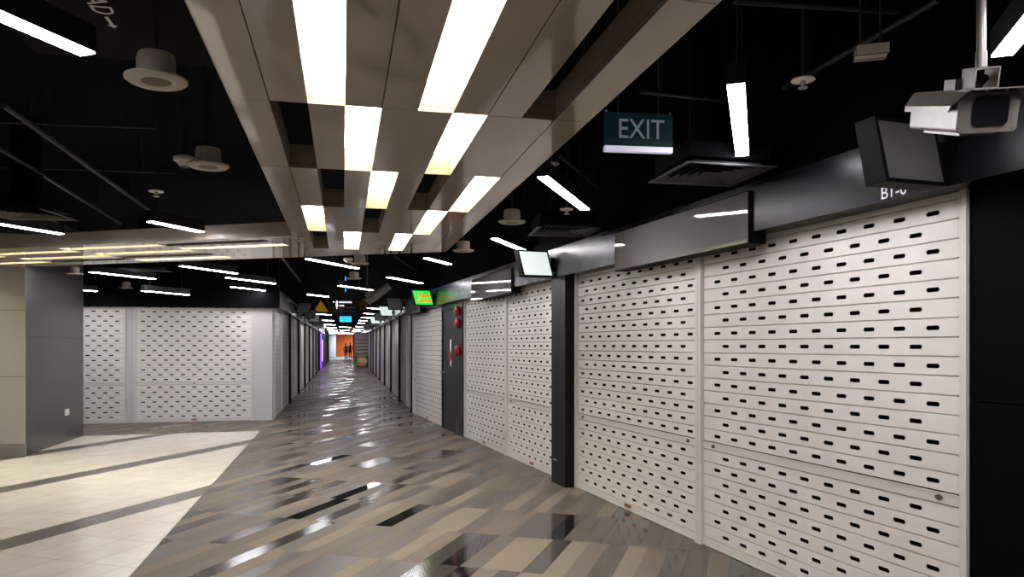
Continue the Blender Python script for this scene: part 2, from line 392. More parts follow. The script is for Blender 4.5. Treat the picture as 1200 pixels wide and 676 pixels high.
# ------------------------------------------------------------------ shop signs: slanted projecting boxes and flat boards
def blade_sign(wall,Y,zb,label,face,off=FO,w=.40,h=.275,th=.115,wide=0):
    """slanted sign box standing out square from the fascia, its face towards the near end"""
    p=wall.p(Y,off); n=wall.n; ux=-n; sgn=1 if wall.side>0 else -1
    o=empty('projecting_sign'); X=Vector((1,0,0)); 
    ax=n.copy()                                   # away from the wall
    along=wall.u                                  # away from the viewer
    Mx=Matrix((( ax.x,along.x,0,p.x),(ax.y,along.y,0,p.y),(0,0,1,zb),(0,0,0,1)))
    sh=.062
    def out(d,y): return [(.012+d-d*0,y,d),(.012+w-sh-d,y,d),(.012+w-d,y,h-d),(.012+sh+d,y,h-d)]
    mb=MB(); mb.prism(out(0,0),(0,th,0)); mb.box(-.002,.03,.03,th-.03,h*.25,h*.75)
    c=mb.build('case',M['sign_black'],o)
    mb=MB(); mb.prism(out(.018,-.002),(0,.004,0)); f=mb.build('face',face,o)
    mb=MB(); mb.prism(out(.018,th-.002),(0,.004,0)); f2=mb.build('back_face',face,o)
    for q in (c,f,f2): 
        if Mx.to_3x3().determinant()<0: q.data.flip_normals()
    o.matrix_world=Matrix.Identity(4); 
    for q in (c,f,f2): q.data.transform(Matrix.Translation((-p.x,-p.y,-zb))@Mx)
    o.location=(p.x,p.y,zb)
    tag(o,label,'projecting sign','slanted projecting shop signs'); return o
def flat_sign(wall,Y0,Y1,z0,z1,label,off=FO):
    p,q=wall.p(Y0,off),wall.p(Y1,off); c=(p+q)/2; o=empty('fascia_sign',(c.x,c.y,z0))
    mb=MB(); a=[v-c for v in (p,q)]
    mb.prism([Vector((v.x,v.y,0)) for v in (a[0]+wall.n*.02,a[1]+wall.n*.02,a[1]+wall.n*.001,a[0]+wall.n*.001)],(0,0,z1-z0))
    if wall is near:
        b0=FB-z0-.004
        mb.prism([Vector((v.x,v.y,0.002)) for v in (a[0]+wall.n*.002,a[1]+wall.n*.002,a[1]-wall.n*.105,a[0]-wall.n*.105)],(0,0,b0))
    mb.build('case',M['sign_black'],o)
    e=(a[1]-a[0]).normalized()*.008
    mb=MB(); mb.prism([Vector((v.x,v.y,.008)) for v in (a[0]+e+wall.n*.026,a[1]-e+wall.n*.026,a[1]-e+wall.n*.019,a[0]+e+wall.n*.019)],(0,0,z1-z0-.016)); mb.build('face',M['sign_face'],o)
    tag(o,label,'shop sign','flat sign boards on the fascia'); return o
s1=blade_sign(near,near.px(1100,FO).y,2.155,'large unlit slanted sign box below the big white surveillance camera',M['blade_shaded'])
s2=blade_sign(near,near.px(648,FO).y,2.16,'bright white slanted sign box above the tall black post',M['blade_lit'])
s3=blade_sign(near,near.px(508.5,FO).y,2.155,'glowing green slanted sign box with red lettering above the far shutter',M['green'])
flat_sign(near,near.px(720,FO).y,near.px(875,FO).y,2.083,2.415,'long glossy grey sign board over the two biggest white shutters')
flat_sign(near,near.px(553,FO).y,near.px(599.5,FO).y,2.083,2.40,'glossy grey sign board over the shutter right of the charcoal door')
flat_sign(near,15.95,14.55,2.083,2.40,'dim flat sign board just below and behind the glowing green sign')
# green sign lettering (on the side towards the viewer)
def on_sign(o,wall,txt,size,dx,dz,name,matl,shear=.2):
    ax=-wall.n; Mx=Matrix(((ax.x,0,wall.u.x*-1,0),(ax.y,0,wall.u.y*-1,0),(0,1,0,0),(0,0,0,1)))
    pos=wall.n*dx-wall.u*.008
    return text_mesh(txt,size,matl,name,o,Matrix.Translation((pos.x,pos.y,dz))@Mx,.001,shear,bold=.006)
g=s3.children[1]
on_sign(s3,near,'Fone',.10,.20,.178,'lettering',M['red_letter'])
on_sign(s3,near,'Carrier',.088,.187,.085,'lettering',M['red_letter'])
# unit number on the fascia below the big sign
pu=near.px(1047,FO+.001); tx=-near.u
Mx=Matrix(((tx.x,0,near.n.x,pu.x),(tx.y,0,near.n.y,pu.y),(0,1,0,2.193),(0,0,0,1)))
t=text_mesh('B1-0',.085,M['unit_text'],'unit_number',None,Mx,.0008); tag(t,'white unit number on the fascia under the large unlit sign','unit number')
for i in range(7):
    zb=2.25
    blade_sign(far,YJ+.85+3.72*i,zb,f'{["dark grey","pale","grey","pale","grey","grey","grey"][i]} slanted sign box, {ORD[i]} beyond the green sign along the far right-hand wall',M['blade_lit'] if i in (1,3) else M['sign_blade'])
    flat_sign(far,YJ+3.35+3.72*i,YJ+1.7+3.72*i,2.22,2.45,f'small flat sign board, {ORD[i]} beyond the green sign along the far right-hand fascia')
for i in range(6):
    blade_sign(left,LY[i+1]+.4+(3.0 if i==0 else 0)*0+ (0),2.27,f'grey slanted sign box, {ORD[i]} along the left-hand corridor wall',M['sign_blade'])
    flat_sign(left,LY[i+1]+1.1,LY[i+1]+2.7,2.22,2.45,f'small flat sign board, {ORD[i]} along the left-hand corridor fascia')

# ------------------------------------------------------------------ ceiling canopy (L-shaped slab of panels with light wells)
HC=1.0; ZC=CH+HC; K=.778; DEP=.13
nC=math.hypot(1,.225)
def C2(s,t): return Vector(((s-.225*t)/nC,(.225*s+t)/nC))
nA=math.hypot(1,.28)
def A2_(s,t): return Vector(((s+.28*t)/nA,(-.28*s+t)/nA))
se=[(-.572+.1945*i)*K for i in range(11)]
te=[v*K for v in (-2.0,-.50,1.05,2.59,4.13,5.64,7.17,8.73,10.30)]
sa=[v*K for v in (-5.37,-6.93,-8.5,-10.05,-11.6,-13.15)]
ta=[(7.79+.191*i)*K for i in range(11)]
LIT={(3,2),(3,5),(4,3),(4,6),(5,4),(5,8),(6,1),(6,7),(7,3),(7,6),(2,4),(2,7),(1,3),(1,6),(0,2)}      # (row, column); unseen rows nearer than the view are added for light
DARK={(3,8),(4,1),(5,2),(5,6),(6,4),(7,1),(2,1),(1,8)}
ALIT={(0,3),(1,1),(1,4),(1,8),(2,2),(2,5),(3,3),(3,7),(4,1),(4,5)}
ADARK={(0,1),(1,6),(2,7),(3,1)}
can=empty('ceiling_canopy',(0,4,ZC)); tag(can,'L-shaped beige ceiling canopy with glowing rectangular light wells','ceiling canopy')
OFF=Vector((0,-4,-ZC))
pan=MB(); back=MB(); well=MB(); side=MB(); lights=[]
NL=-(C2(1,0)-C2(0,0)); PL0=C2(se[0]-.002,0)        # left edge line of the long arm of the L
def cell(P,a0,a1,b0,b1,state,g0=0,g1=0,gb=.0022,cut=False):
    cl=(lambda q: clip(q,PL0,NL)) if cut else (lambda q:q)
    q=cl([P(a0,b0),P(a1,b0),P(a1,b1),P(a0,b1)])
    full=q
    if state==0:
        q=cl([P(a0+g0,b0+gb),P(a1-g1,b0+gb),P(a1-g1,b1-gb),P(a0+g0,b1-gb)])
        pan.prism([Vector((p.x,p.y,ZC))+OFF for p in q],(0,0,.02))
        back.prism([Vector((p.x,p.y,ZC+.0205))+OFF for p in full],(0,0,.004))
    else:
        W=well if state==1 else side
        for i in range(len(q)):
            p,r=q[i],q[(i+1)%len(q)]
            W.poly([Vector((p.x,p.y,ZC+.0005))+OFF,Vector((r.x,r.y,ZC+.0005))+OFF,Vector((r.x,r.y,ZC+DEP))+OFF,Vector((p.x,p.y,ZC+DEP))+OFF])
        if state==1: lights.append(q)
SEAM={1,4,7,9}
for r in range(8):
    for c in range(10):
        st=1 if (r,c) in LIT else 2 if (r,c) in DARK else 0
        cell(C2,se[c],se[c+1],te[r],te[r+1],st,.0022 if c in SEAM else 0,.0022 if c+1 in SEAM else 0)
for r in range(5):
    for c in range(10):
        st=1 if (r,c) in ALIT else 2 if (r,c) in ADARK else 0
        cell(A2_,sa[r+1],sa[r],ta[c],ta[c+1],st,.0022,.0022,.0022 if c in SEAM else 0,r==0)
def isect(P1,d1,P2,d2):
    den=d1.x*d2.y-d1.y*d2.x; k=((P2.x-P1.x)*d2.y-(P2.y-P1.y)*d2.x)/den; return P1+d1*k
dC=(C2(0,1)-C2(0,0)); dA=(A2_(1,0)-A2_(0,0))
farL=lambda s: isect(C2(s,0),dC,A2_(0,ta[10]),dA)
nearI=isect(C2(se[0],0),dC,A2_(0,ta[0]),dA)
def flatpoly(pts): pan.prism([Vector((p.x,p.y,ZC))+OFF for p in pts],(0,0,.02))
g=.0022
flatpoly([C2(se[0],te[8]+g),C2(se[4]-g,te[8]+g),farL(se[4]-g),farL(se[0])])
flatpoly([C2(se[4]+g,te[8]+g),C2(se[7]-g,te[8]+g),farL(se[7]-g),farL(se[4]+g)])
flatpoly([C2(se[7]+g,te[8]+g),C2(se[10],te[8]+g),farL(se[10]),farL(se[7]+g)])
crossI=isect(C2(se[0],0),dC,A2_(sa[0],0),A2_(0,1)-A2_(0,0))
flatpoly([A2_(sa[0]+g,ta[0]),nearI-dA*g,crossI-dA*g+dC*g])
# outer edge of the slab
edge=[C2(se[10],te[0]),farL(se[10]),A2_(sa[5],ta[10]),A2_(sa[5],ta[0]),nearI,C2(se[0],te[0])]
for i in range(6):
    p,r=edge[i],edge[(i+1)%6]; d=(r-p).normalized(); n=Vector((d.y,-d.x))
    side.prism([Vector((v.x,v.y,ZC+.0006))+OFF for v in (p,r,r-n*-.004,p-n*-.004)],(0,0,DEP))
# dark lid over the plain cells keeps the seams dark
pan.build('panels',M['beige'],can); back.build('backing',M['housing'],can); well.build('light_wells',M['cream'],can); side.build('edge_boards',M['beige_side'],can)
for q in lights:
    mb=MB(); mb.prism([Vector((p.x,p.y,ZC+DEP-.004))+OFF for p in q],(0,0,.003)); l=mb.build('light_panel',M['canopy_light'],can)
    mb=MB(); mb.prism([Vector((p.x,p.y,ZC+DEP))+OFF for p in q],(0,0,.03)); mb.build('tray',M['housing'],l)
for t in range(0,9,2):
    for s in (.05,9.95):
        p=C2(se[0]+(se[10]-se[0])*s/10,te[t]*.98+.1); rods=MB(); rods.tube(Vector((p.x,p.y,ZC+.02))+OFF,Vector((p.x,p.y,CEIL))+OFF,.006,6); rods.build('hanger_rod',M['pipe'],can)

# ------------------------------------------------------------------ linear ceiling lights
TH=1.05; TD=Vector((.33,1,0)).normalized(); TL=1.2
def proj(p): return (600+F*p.x/p.y, HY-F*(p.z-CH)/p.y)
def fit(a,b,L=TL,h=TH):
    A,B=up(*a,h),up(*b,h); c=(A+B)/2; best=None; st=1.0
    def err(c):
        e=0
        for q,s in ((a,-1),(b,1)):
            x,y=proj(c+TD*(s*L/2)); e+=(x-q[0])**2+9*(y-q[1])**2
        return e
    be=err(c)
    while st>1e-3:
        imp=False
        for dx,dy in ((st,0),(-st,0),(0,st),(0,-st),(st,st),(-st,-st),(st,-st),(-st,st)):
            d=c+Vector((dx,dy,0))
            if d.y>1 and err(d)<be: be=err(d); c=d; imp=True
        if not imp: st*=.5
    return c
lproto=None
def light(c,label,group='linear ceiling lights',L=TL):
    global lproto
    if lproto is None:
        r=empty('ceiling_light')
        mb=MB(); mb.box(-.036,.036,-TL/2,TL/2,.005,.10); mb.build('housing',M['housing'],r)
        mb=MB(); mb.box(-.034,.034,-TL/2+.004,TL/2-.004,-.001,.006); mb.build('diffuser',M['tube'],r)
        for y in (-.42,.42):
            mb=MB(); mb.tube((0,y,.10),(0,y,CEIL-CH-TH-.002),.004,6); mb.build('hanger_rod',M['pipe'],r)
        lproto=r
    else: r=copy_tree(lproto)
    r.location=c; r.rotation_euler=(0,0,-math.atan2(TD.x,TD.y)); r.scale=(1,L/TL,1); tag(r,label,'ceiling light',group); return r
E_=lambda px,py,s: up(px,py,TH)+TD*(s*TL/2)
light(E_(104,64.5,-1),'big linear light cut by the left edge at the top left corner')
light(E_(72,274.5,-1),'linear light cut by the left edge above the canopy arm')
light(fit((175,261),(237,271),.62),'short linear light hanging just in front of the canopy arm edge',L=.62)
light(fit((107,319),(180,327)),'linear light behind the canopy arm nearest the dark grey column')
light(up(113,341.5,.95)-TD*(TL/2),'linear light half hidden behind the dark grey column')
light(fit((166,340),(222,347),1.0,.86),'lowest linear light above the left front shutters',L=1.0)
light(fit((208,313.5),(281,319),1.1),'linear light just under the canopy arm right of the air vent',L=1.1)
light(fit((266,326),(321,332)),'upper of two parallel linear lights near the grey pilaster')
light(fit((272,336.5),(319,341.5)),'lower of two parallel linear lights near the grey pilaster')
light(fit((358,303.5),(421,315)),'linear light just beyond the far edge of the canopy')
light(fit((362,345),(383,348),.75),'linear light right above the upright amber triangle',L=.75)
light(fit((865.5,100),(866,182)),'broad upright-looking linear light right of the green exit sign')
light(fit((634,207),(688,247)),'slanting linear light below the green exit sign')
light(fit((576,281),(624,295)),'linear light just above the bright slanted sign box')
light(fit((499,303),(527,309.5),.72),'short linear light right of the canopy far corner',L=.72)
light(fit((453,324),(496,333.5)),'linear light up and left of the glowing green sign')
light(fit((397,335),(437,340)),'linear light behind the blue edge-on sign')
light(E_(1174,66,-1),'linear light cut by the right edge above the surveillance camera')
# unseen lights added around the viewpoint to brighten the near shutters and floor
for c,l in (((1.55,.9),'right'),((-1.25,-.6),'left'),((-3.9,2.2),'left'),((-3.0,.2),'left'),((1.9,-1.2),'right')):
    light(Vector((c[0],c[1],CH+TH)),'unseen linear light added over the viewpoint, continuing the rows','unseen linear lights added over the viewpoint')
# far corridor rows
k=0
def sC(s,Y): return Vector((nC*s-.225*Y,Y,CH+TH))
for i in range(8):
    light(sC(1.0,21.8+3.6*i+max(0,i-4)*3.2),f'small linear light, {ORD[i]} of the right-hand row down the far corridor','far corridor lights')
for i in range(7):
    light(sC(-.72,25.5+6.4*i),f'small linear light, {ORD[i]} of the left-hand row down the far corridor','far corridor lights')
for i in range(3):
    light(sC(.12,44+9*i),f'small linear light, {ORD[i]} of the middle row down the far corridor','far corridor lights')
M['fill_light']=mat('fill_light_diffuser',(.9,.9,.9),.5,.2,emit=(.93,.98,1),es=34)  # for square lights added to brighten the far end walls
for (x,y,l) in ((388.5,91,'leftmost'),(400,96,'middle'),(411,96.5,'rightmost')):
    r=empty('added_panel_light',(( x-600)/F*y,y,2.95)); r.rotation_euler=(0,0,.22)
    mb=MB(); mb.box(-.5,.5,-.5,.5,.02,.12); mb.build('housing',M['pilaster'],r)
    mb=MB(); mb.box(-.47,.47,-.47,.47,0,.022); mb.build('diffuser',M['fill_light'],r)
    mb=MB(); mb.tube((0,0,.12),(0,0,CEIL-2.951),.01,6); mb.build('hanger_rod',M['pipe'],r)
    tag(r,f'{l} of the three square lights added to brighten the orange end wall','ceiling light','square lights added at the corridor end')

# ------------------------------------------------------------------ ceiling fittings
sproto=None
def speaker(px,py,h,label):
    global sproto
    if sproto is None:
        r=empty('ceiling_speaker')
        mb=MB(); mb.lathe([(.070,.014),(.072,.04),(.072,.085),(.066,.105),(.03,.112)],28); mb.build('can',M['speaker'],r,True)
        mb=MB(); mb.lathe([(.055,-.002),(.062,-.006),(.105,-.006),(.117,.002),(.117,.010),(.072,.016)],36); mb.build('flange',M['speaker'],r,True)
        mb=MB(); mb.lathe([(.001,-.004),(.030,-.0045),(.056,-.0035),(.056,.004)],24); mb.build('grille',M['grille'],r,True)
        mb=MB(); mb.tube((0,0,.11),(0,0,CEIL-CH-1.05),.008,8); mb.build('drop_rod',M['pipe'],r)
        sproto=r
    else: r=copy_tree(sproto)
    p=up(px,py,h); r.location=p; tag(r,label,'ceiling speaker','round ceiling speakers'); 
    return r
speaker(183,95,1.05,'large beige ceiling speaker left of the canopy at the top')
speaker(244,195,1.05,'beige ceiling speaker close to the canopy left edge beside a smoke detector')
speaker(600,260.5,1.05,'beige ceiling speaker right of the canopy beside an air vent')
speaker(543,294,1.05,'ceiling speaker just off the canopy far right corner')
speaker(87,321,1.05,'ceiling speaker in front of the dark grey column top')
speaker(148,337.5,1.05,'small ceiling speaker between lights above the left front shutters')
speaker(421.5,309,1.05,'ceiling speaker beyond the canopy far edge beside a smoke detector')
speaker(415,326.5,1.05,'small ceiling speaker beside the blue edge-on sign')
dproto=None
def detector(px,py,h,label,kind=0):
    r=empty('smoke_detector' if kind==0 else 'sprinkler_head')
    if kind==0:
        mb=MB(); mb.lathe([(.001,-.042),(.024,-.042),(.040,-.026),(.043,-.018),(.060,-.010),(.062,.012),(.042,.024)],24); mb.build('body',M['white_plastic'],r,True)
        mb=MB(); mb.lathe([(.026,-.0425),(.026,-.046),(.001,-.047)],16); mb.build('sensor_cap',M['grille'],r,True)
    else:
        mb=MB(); mb.lathe([(.05,0),(.055,.003),(.05,.010),(.02,.012)],24); mb.build('plate',M['white_plastic'],r,True)
        mb=MB(); mb.lathe([(.022,-.035),(.024,-.031),(.008,-.03),(.008,-.02),(.015,-.01),(.012,0)],14); mb.build('nozzle',M['steel'],r,True)
    mb=MB(); mb.tube((0,0,.01),(0,0,CEIL-CH-h-.001),.010 if kind else .007,8); mb.build('drop_pipe',M['pipe'],r)
    r.location=up(px,py,h); tag(r,label,'smoke detector' if kind==0 else 'sprinkler','smoke detectors' if kind==0 else 'sprinkler heads'); return r
detector(216,187,1.12,'white smoke detector left of the second ceiling speaker')
detector(241,183,1.15,'small white smoke detector directly above the second ceiling speaker')
detector(408,304,1.1,'white smoke detector beyond the canopy far edge')
detector(183,225,1.15,'sprinkler head on a drop pipe above the short linear light',1)
detector(941,95,1.25,'sprinkler head below the beige junction box on the right',1)
detector(664,246,1.08,'sprinkler head beside the slanting light below the exit sign',1)
detector(646,193,1.2,'tiny sprinkler head just right of the canopy edge',1)
# beige junction box on the right
jb=empty('junction_box',up(1021,66,1.25)); jb.rotation_euler=(0,0,-.28)
mb=MB(); mb.box(-.062,.062,-.055,.055,-.0,.035); mb.build('case',M['speaker'],jb)
mb=MB(); mb.box(-.066,.066,-.036,-.028,-.003,.038); mb.box(-.066,.066,.028,.036,-.003,.038); mb.build('strap',M['grille'],jb)
mb=MB(); mb.tube((-.04,.02,.035),(-.04,.02,CEIL-CH-1.25-.001),.006,6); mb.tube((.04,.02,.035),(.04,.02,CEIL-CH-1.25-.001),.006,6); mb.build('hanger',M['pipe'],jb)
tag(jb,'small beige box with dark straps hung from the ceiling','junction box')
# vents: frame with concentric louvres
def vent(corners,h,label,group='square air vents'):
    P=[up(x,y,h) for x,y in corners]; c=sum(P,Vector())/4
    e1=((P[1]-P[0])+(P[2]-P[3])).normalized(); L1=((P[1]-P[0]).length+(P[2]-P[3]).length)/4
    L=.275
    o=empty('ceiling_vent',c); o.rotation_euler=(0,0,math.atan2(e1.y,e1.x))
    def ring(mb,a,b,z0,z1):
        for s in range(4):
            R_=Matrix.Rotation(s*math.pi/2,4,'Z')
            mb.prism([R_@Vector(v) for v in ((-a,-a,z0),(a,-a,z0),(b,-b,z1),(-b,-b,z1))],(0,0,.004))
    mb=MB(); ring(mb,L,L-.035,0,.006); mb.build('frame',M['vent'],o)
    mb=MB()
    for i in range(5): ring(mb,L-.045-i*.044,L-.075-i*.044,.006,.030)
    mb.build('louvres',M['vent'],o)
    mb=MB(); mb.box(-L+.03,L-.03,-L+.03,L-.03,.045,.13); mb.tube((0,0,.13),(0,0,CEIL-c.z-.001),.12,16); mb.build('duct_box',M['duct'],o)
    tag(o,label,'air vent',group); return o
vent(((757,214),(860,219),(912,196),(800,190)),1.0,'square louvred air vent right of the exit sign near the shutters')
vent(((612,278),(690,279),(706,266),(632,264)),1.0,'flat louvred air vent between the two right-hand linear lights')
vent(((0,259),(88,260),(58,243.5),(-28,243)),1.06,'louvred air vent cut by the left edge above the canopy arm')
vent(((146,317.5),(201,318),(194,314.5),(143,315)),1.10,'thin louvred air vent just under the canopy arm on the left')

# pipes, conduits and ducts under the black ceiling
def pipe(a,b,h,r,label,ext=0):
    p,q=up(*a,h),up(*b,h); d=(q-p).normalized(); p-=d*ext; c=(p+q)/2
    mb=MB(); mb.tube(p-c,q-c,r,10)
    for k in (.2,.8):
        x=(p-c)*(1-k)+(q-c)*k; mb.tube(x,x+Vector((0,0,CEIL-c.z-.001)),.004,6)
    o=mb.build('ceiling_pipe',M['pipe'],None,True); o.location=c; tag(o,label,'pipe','dark pipes under the ceiling'); return o
pipe((3.8,122.6),(176,247),1.4,.019,'thicker dark pipe slanting across the upper left ceiling')
pipe((0,174),(141,262),1.4,.016,'thinner dark pipe slanting towards the canopy arm on the left',1)
pipe((0,143),(181,150),1.5,.009,'upper of two thin crosswise pipes at the left')
pipe((0,195.6),(206,202.6),1.5,.009,'lower of two thin crosswise pipes at the left')
pipe((918,104),(1100,0),1.45,.014,'dark pipe slanting past the beige junction box on the right')
pipe((860,2),(1052,14),1.5,.012,'crosswise dark pipe along the top edge on the right')
pipe((655,182),(705,222),1.35,.014,'dark pipe beside the slanting light below the exit sign')
pipe((750,108),(872,121),1.35,.008,'thin crosswise conduit between the exit sign and the broad light')
pipe((462,300),(490,318),1.35,.02,'dark pipe beyond the canopy far edge')
pipe((330,300),(352,330),1.35,.025,'dark pipe beyond the canopy left of the amber triangle')
# painted duct at the top left
dk=up(118,10,1.3)
dr=empty('ceiling_duct',dk); dr.rotation_euler=(0,0,math.atan(.225)); tag(dr,'black painted duct with white letters and an arrow at top left','duct')
mb=MB(); mb.box(-.42,.50,-1.0,.55,.0,.32); mb.build('casing',M['duct'],dr)
Mt=Matrix(((0,1,0,0),(1,0,0,0),(0,0,-1,-.002),(0,0,0,1)))
text_mesh('AD',.115,M['unit_text'],'lettering',dr,Matrix.Translation((0.0,-.03,0))@Mt,.0005)
mb=MB(); mb.poly([(-.007,.07,-.002),(.007,.07,-.002),(.007,.15,-.002),(.02,.15,-.002),(0,.18,-.002),(-.02,.15,-.002),(-.007,.15,-.002)]); mb.build('arrow',M['unit_text'],dr)

# ------------------------------------------------------------------ exit sign
def exit_sign(p,w,h,rz,face,letter,label,bar=True):
    o=empty('exit_sign',p); o.rotation_euler=(0,0,rz)
    mb=MB(); mb.box(-w/2,w/2,-.012,.012,.028 if bar else 0,h); mb.build('panel',face,o)
    if bar:
        mb=MB(); mb.box(-w/2,w/2,-.014,.020,0,.027); mb.build('lower_bar',M['exit_bar'],o)
    text_mesh('EXIT',h*.72,letter,'lettering',o,Matrix.Translation((w*.03,-.0135,h*.56))@Matrix.Rotation(math.pi/2,4,'X')@Matrix.Diagonal((.86*w/h/1.83,1,1,1)))
    mb=MB()
    for x in (-w/2+.01,w/2-.01): mb.tube((x,0,h),(x,0,h+.012),.006,8)
    mb.build('clip',M['steel'],o)
    mb=MB(); mb.tube((-w*.3,0,h),(-w*.3,0,CEIL-p.z-.001),.004,6); mb.tube((w*.3,0,h),(w*.3,0,CEIL-p.z-.001),.004,6); mb.build('hanger_rod',M['pipe'],o)
    tag(o,label,'exit sign','exit signs'); return o
exit_sign(at(748,178.5,3.8),.352,.195,.13,M['exit_teal'],M['exit_letter'],'dark teal EXIT sign with grey letters hung right of the canopy')
exit_sign(at(405,377.2,36),.55,.27,.2,M['cyan'],M['white'],'glowing cyan EXIT sign below the black directory board',False)
bs=exit_sign(at(405,341,17),.40,.31,math.radians(102.5),M['blue'],M['white'],'blue lit hanging sign seen edge-on beyond the canopy',False)

# ------------------------------------------------------------------ surveillance cameras
def rrect(w,h,r,n=4):
    out=[]
    for cx,cz,a0 in ((w/2-r,-h/2+r,-90),(w/2-r,h/2-r,0),(-w/2+r,h/2-r,90),(-w/2+r,-h/2+r,180)):
        for i in range(n+1):
            a=math.radians(a0+90*i/n); out.append((cx+r*math.cos(a),cz+r*math.sin(a)))
    return out
def cctv(p,rz,label,scale=1,tilt=0,paint='cctv'):
    o=empty('surveillance_camera',p); o.rotation_euler=(0,0,rz); o.scale=(scale,)*3
    mb=MB(); mb.prism([(x,.004,z-.004) for x,z in rrect(.158,.108,.012)],(0,.46,0)); mb.box(-.05,.05,.06,.40,-.069,-.055); mb.build('body',M[paint],o)
    mb=MB(); mb.prism([(x,-.004,z-.002) for x,z in rrect(.166,.116,.014)],(0,.010,0)); fr=mb.build('front_plate',M[paint],o)
    mb=MB(); mb.prism([(x+.006,-.009,z+.002) for x,z in rrect(.098,.086,.016)],(0,.006,0)); mb.build('window',M['glass_black'],fr)
    for x in (-.072,.072):
        for z in (-.051,.046): mb=MB(); mb.tube((x,-.004,z),(x,-.0065,z),.0035,8); mb.build('screw',M['lock'],fr)
    # sun hood: bent sheet with slanted front edges
    pr=[(-.094,.004,.035),(-.094,.022,.015),(-.074,.058,-.045),(-.066,.064,-.058),(.066,.064,-.058),(.074,.058,-.045),(.094,.022,.015),(.094,.004,.035)]
    mb=MB(); t=.0035; yb=.475
    for i in range(len(pr)-1):
        (x0,z0,y0),(x1,z1,y1)=pr[i],pr[i+1]
        n=Vector((-(z1-z0),0,(x1-x0))).normalized()*t
        a=[Vector((x0,y0,z0)),Vector((x1,y1,z1)),Vector((x1,yb,z1)),Vector((x0,yb,z0))]
        mb.prism(a,n)
    mb.box(-.03,-.022,-.05,-.04,.058,.064); mb.box(.025,.033,-.05,-.04,.058,.064)
    mb.build('hood',M[paint],o)
    mb=MB(); mb.box(-.034,-.030,.03,.14,.067,.128); mb.box(.030,.034,.03,.14,.067,.128); mb.box(-.034,.034,.03,.14,.125,.129); mb.box(-.034,.034,.03,.14,.066,.070)
    mb.box(-.05,-.034,.14,.24,.067,.10)
    br=mb.build('bracket',M[paint],o)
    mb=MB(); mb.tube((-.02,.07,.07),(.02,.10,.10),.012,8); mb.build('cable_gland',M['sign_black'],br)
    T=Matrix.Rotation(tilt,4,'X')
    for ch in o.children: ch.matrix_local=T
    top=T@Vector((0,.085,.127))
    mb=MB(); mb.tube(top,top+Vector((0,0,.05)),.016,12); mb.tube(top+Vector((0,0,.05)),(top.x,top.y,(CEIL-p.z)/scale-.005),.013,12); mb.build('drop_pole',M[paint],o)
    tag(o,label,'surveillance camera','surveillance cameras'); return o
cctv(at(1157,131,2.25),-.20,'big cream surveillance camera with hood hung at the upper right',1,.30)
cctv(at(431,353.5,13),-1.38,'small drab surveillance camera hanging over the corridor near the amber signs',1,.66,'camera_drab')

# ------------------------------------------------------------------ hanging signs of the far corridor
def tri_sign(px0,px1,ytop,ybot,Y,inv,matl,label,rz=.2):
    w=(px1-px0)/F*Y; h=(ybot-ytop)/F*Y; c=at((px0+px1)/2,ybot,Y); o=empty('triangle_sign',c); o.rotation_euler=(0,0,rz)
    pts=[(-w/2,0,0),(w/2,0,0),(0,0,h)] if not inv else [(0,0,0),(w/2,0,h),(-w/2,0,h)]
    mb=MB(); mb.prism(pts,(0,.03,0)); mb.build('plate',matl,o)
    k=.82; g=Vector((0,0,h/3 if not inv else 2*h/3))
    mb=MB(); mb.prism([Vector((g+(Vector(p)-g)*k))+Vector((0,-.003,0)) for p in pts],(0,.004,0)); mb.build('inner_face',M['amber'] if not inv else M['dark_amber'],o)
    mb=MB(); mb.tube((0,.015,h-.005),(0,.015,CEIL-c.z-.001),.008,6); mb.build('hanger_rod',M['pipe'],o)
    tag(o,label,'triangle sign','amber triangle signs'); return o
tri_sign(367.5,384.5,352,365,25,False,M['amber'],'upright amber triangle sign hanging left of the black directory board')
tri_sign(416,432.5,352.5,367.5,24,True,M['dark_amber'],'inverted dark amber triangle sign hanging right of the black directory board',-.25)
tri_sign(391,397,384.5,390,62,True,M['dark_amber'],'tiny brown triangle sign far off above the orange wall')
tri_sign(408,414.5,383.5,389.5,62,True,M['amber'],'tiny amber triangle sign far off above the two people')
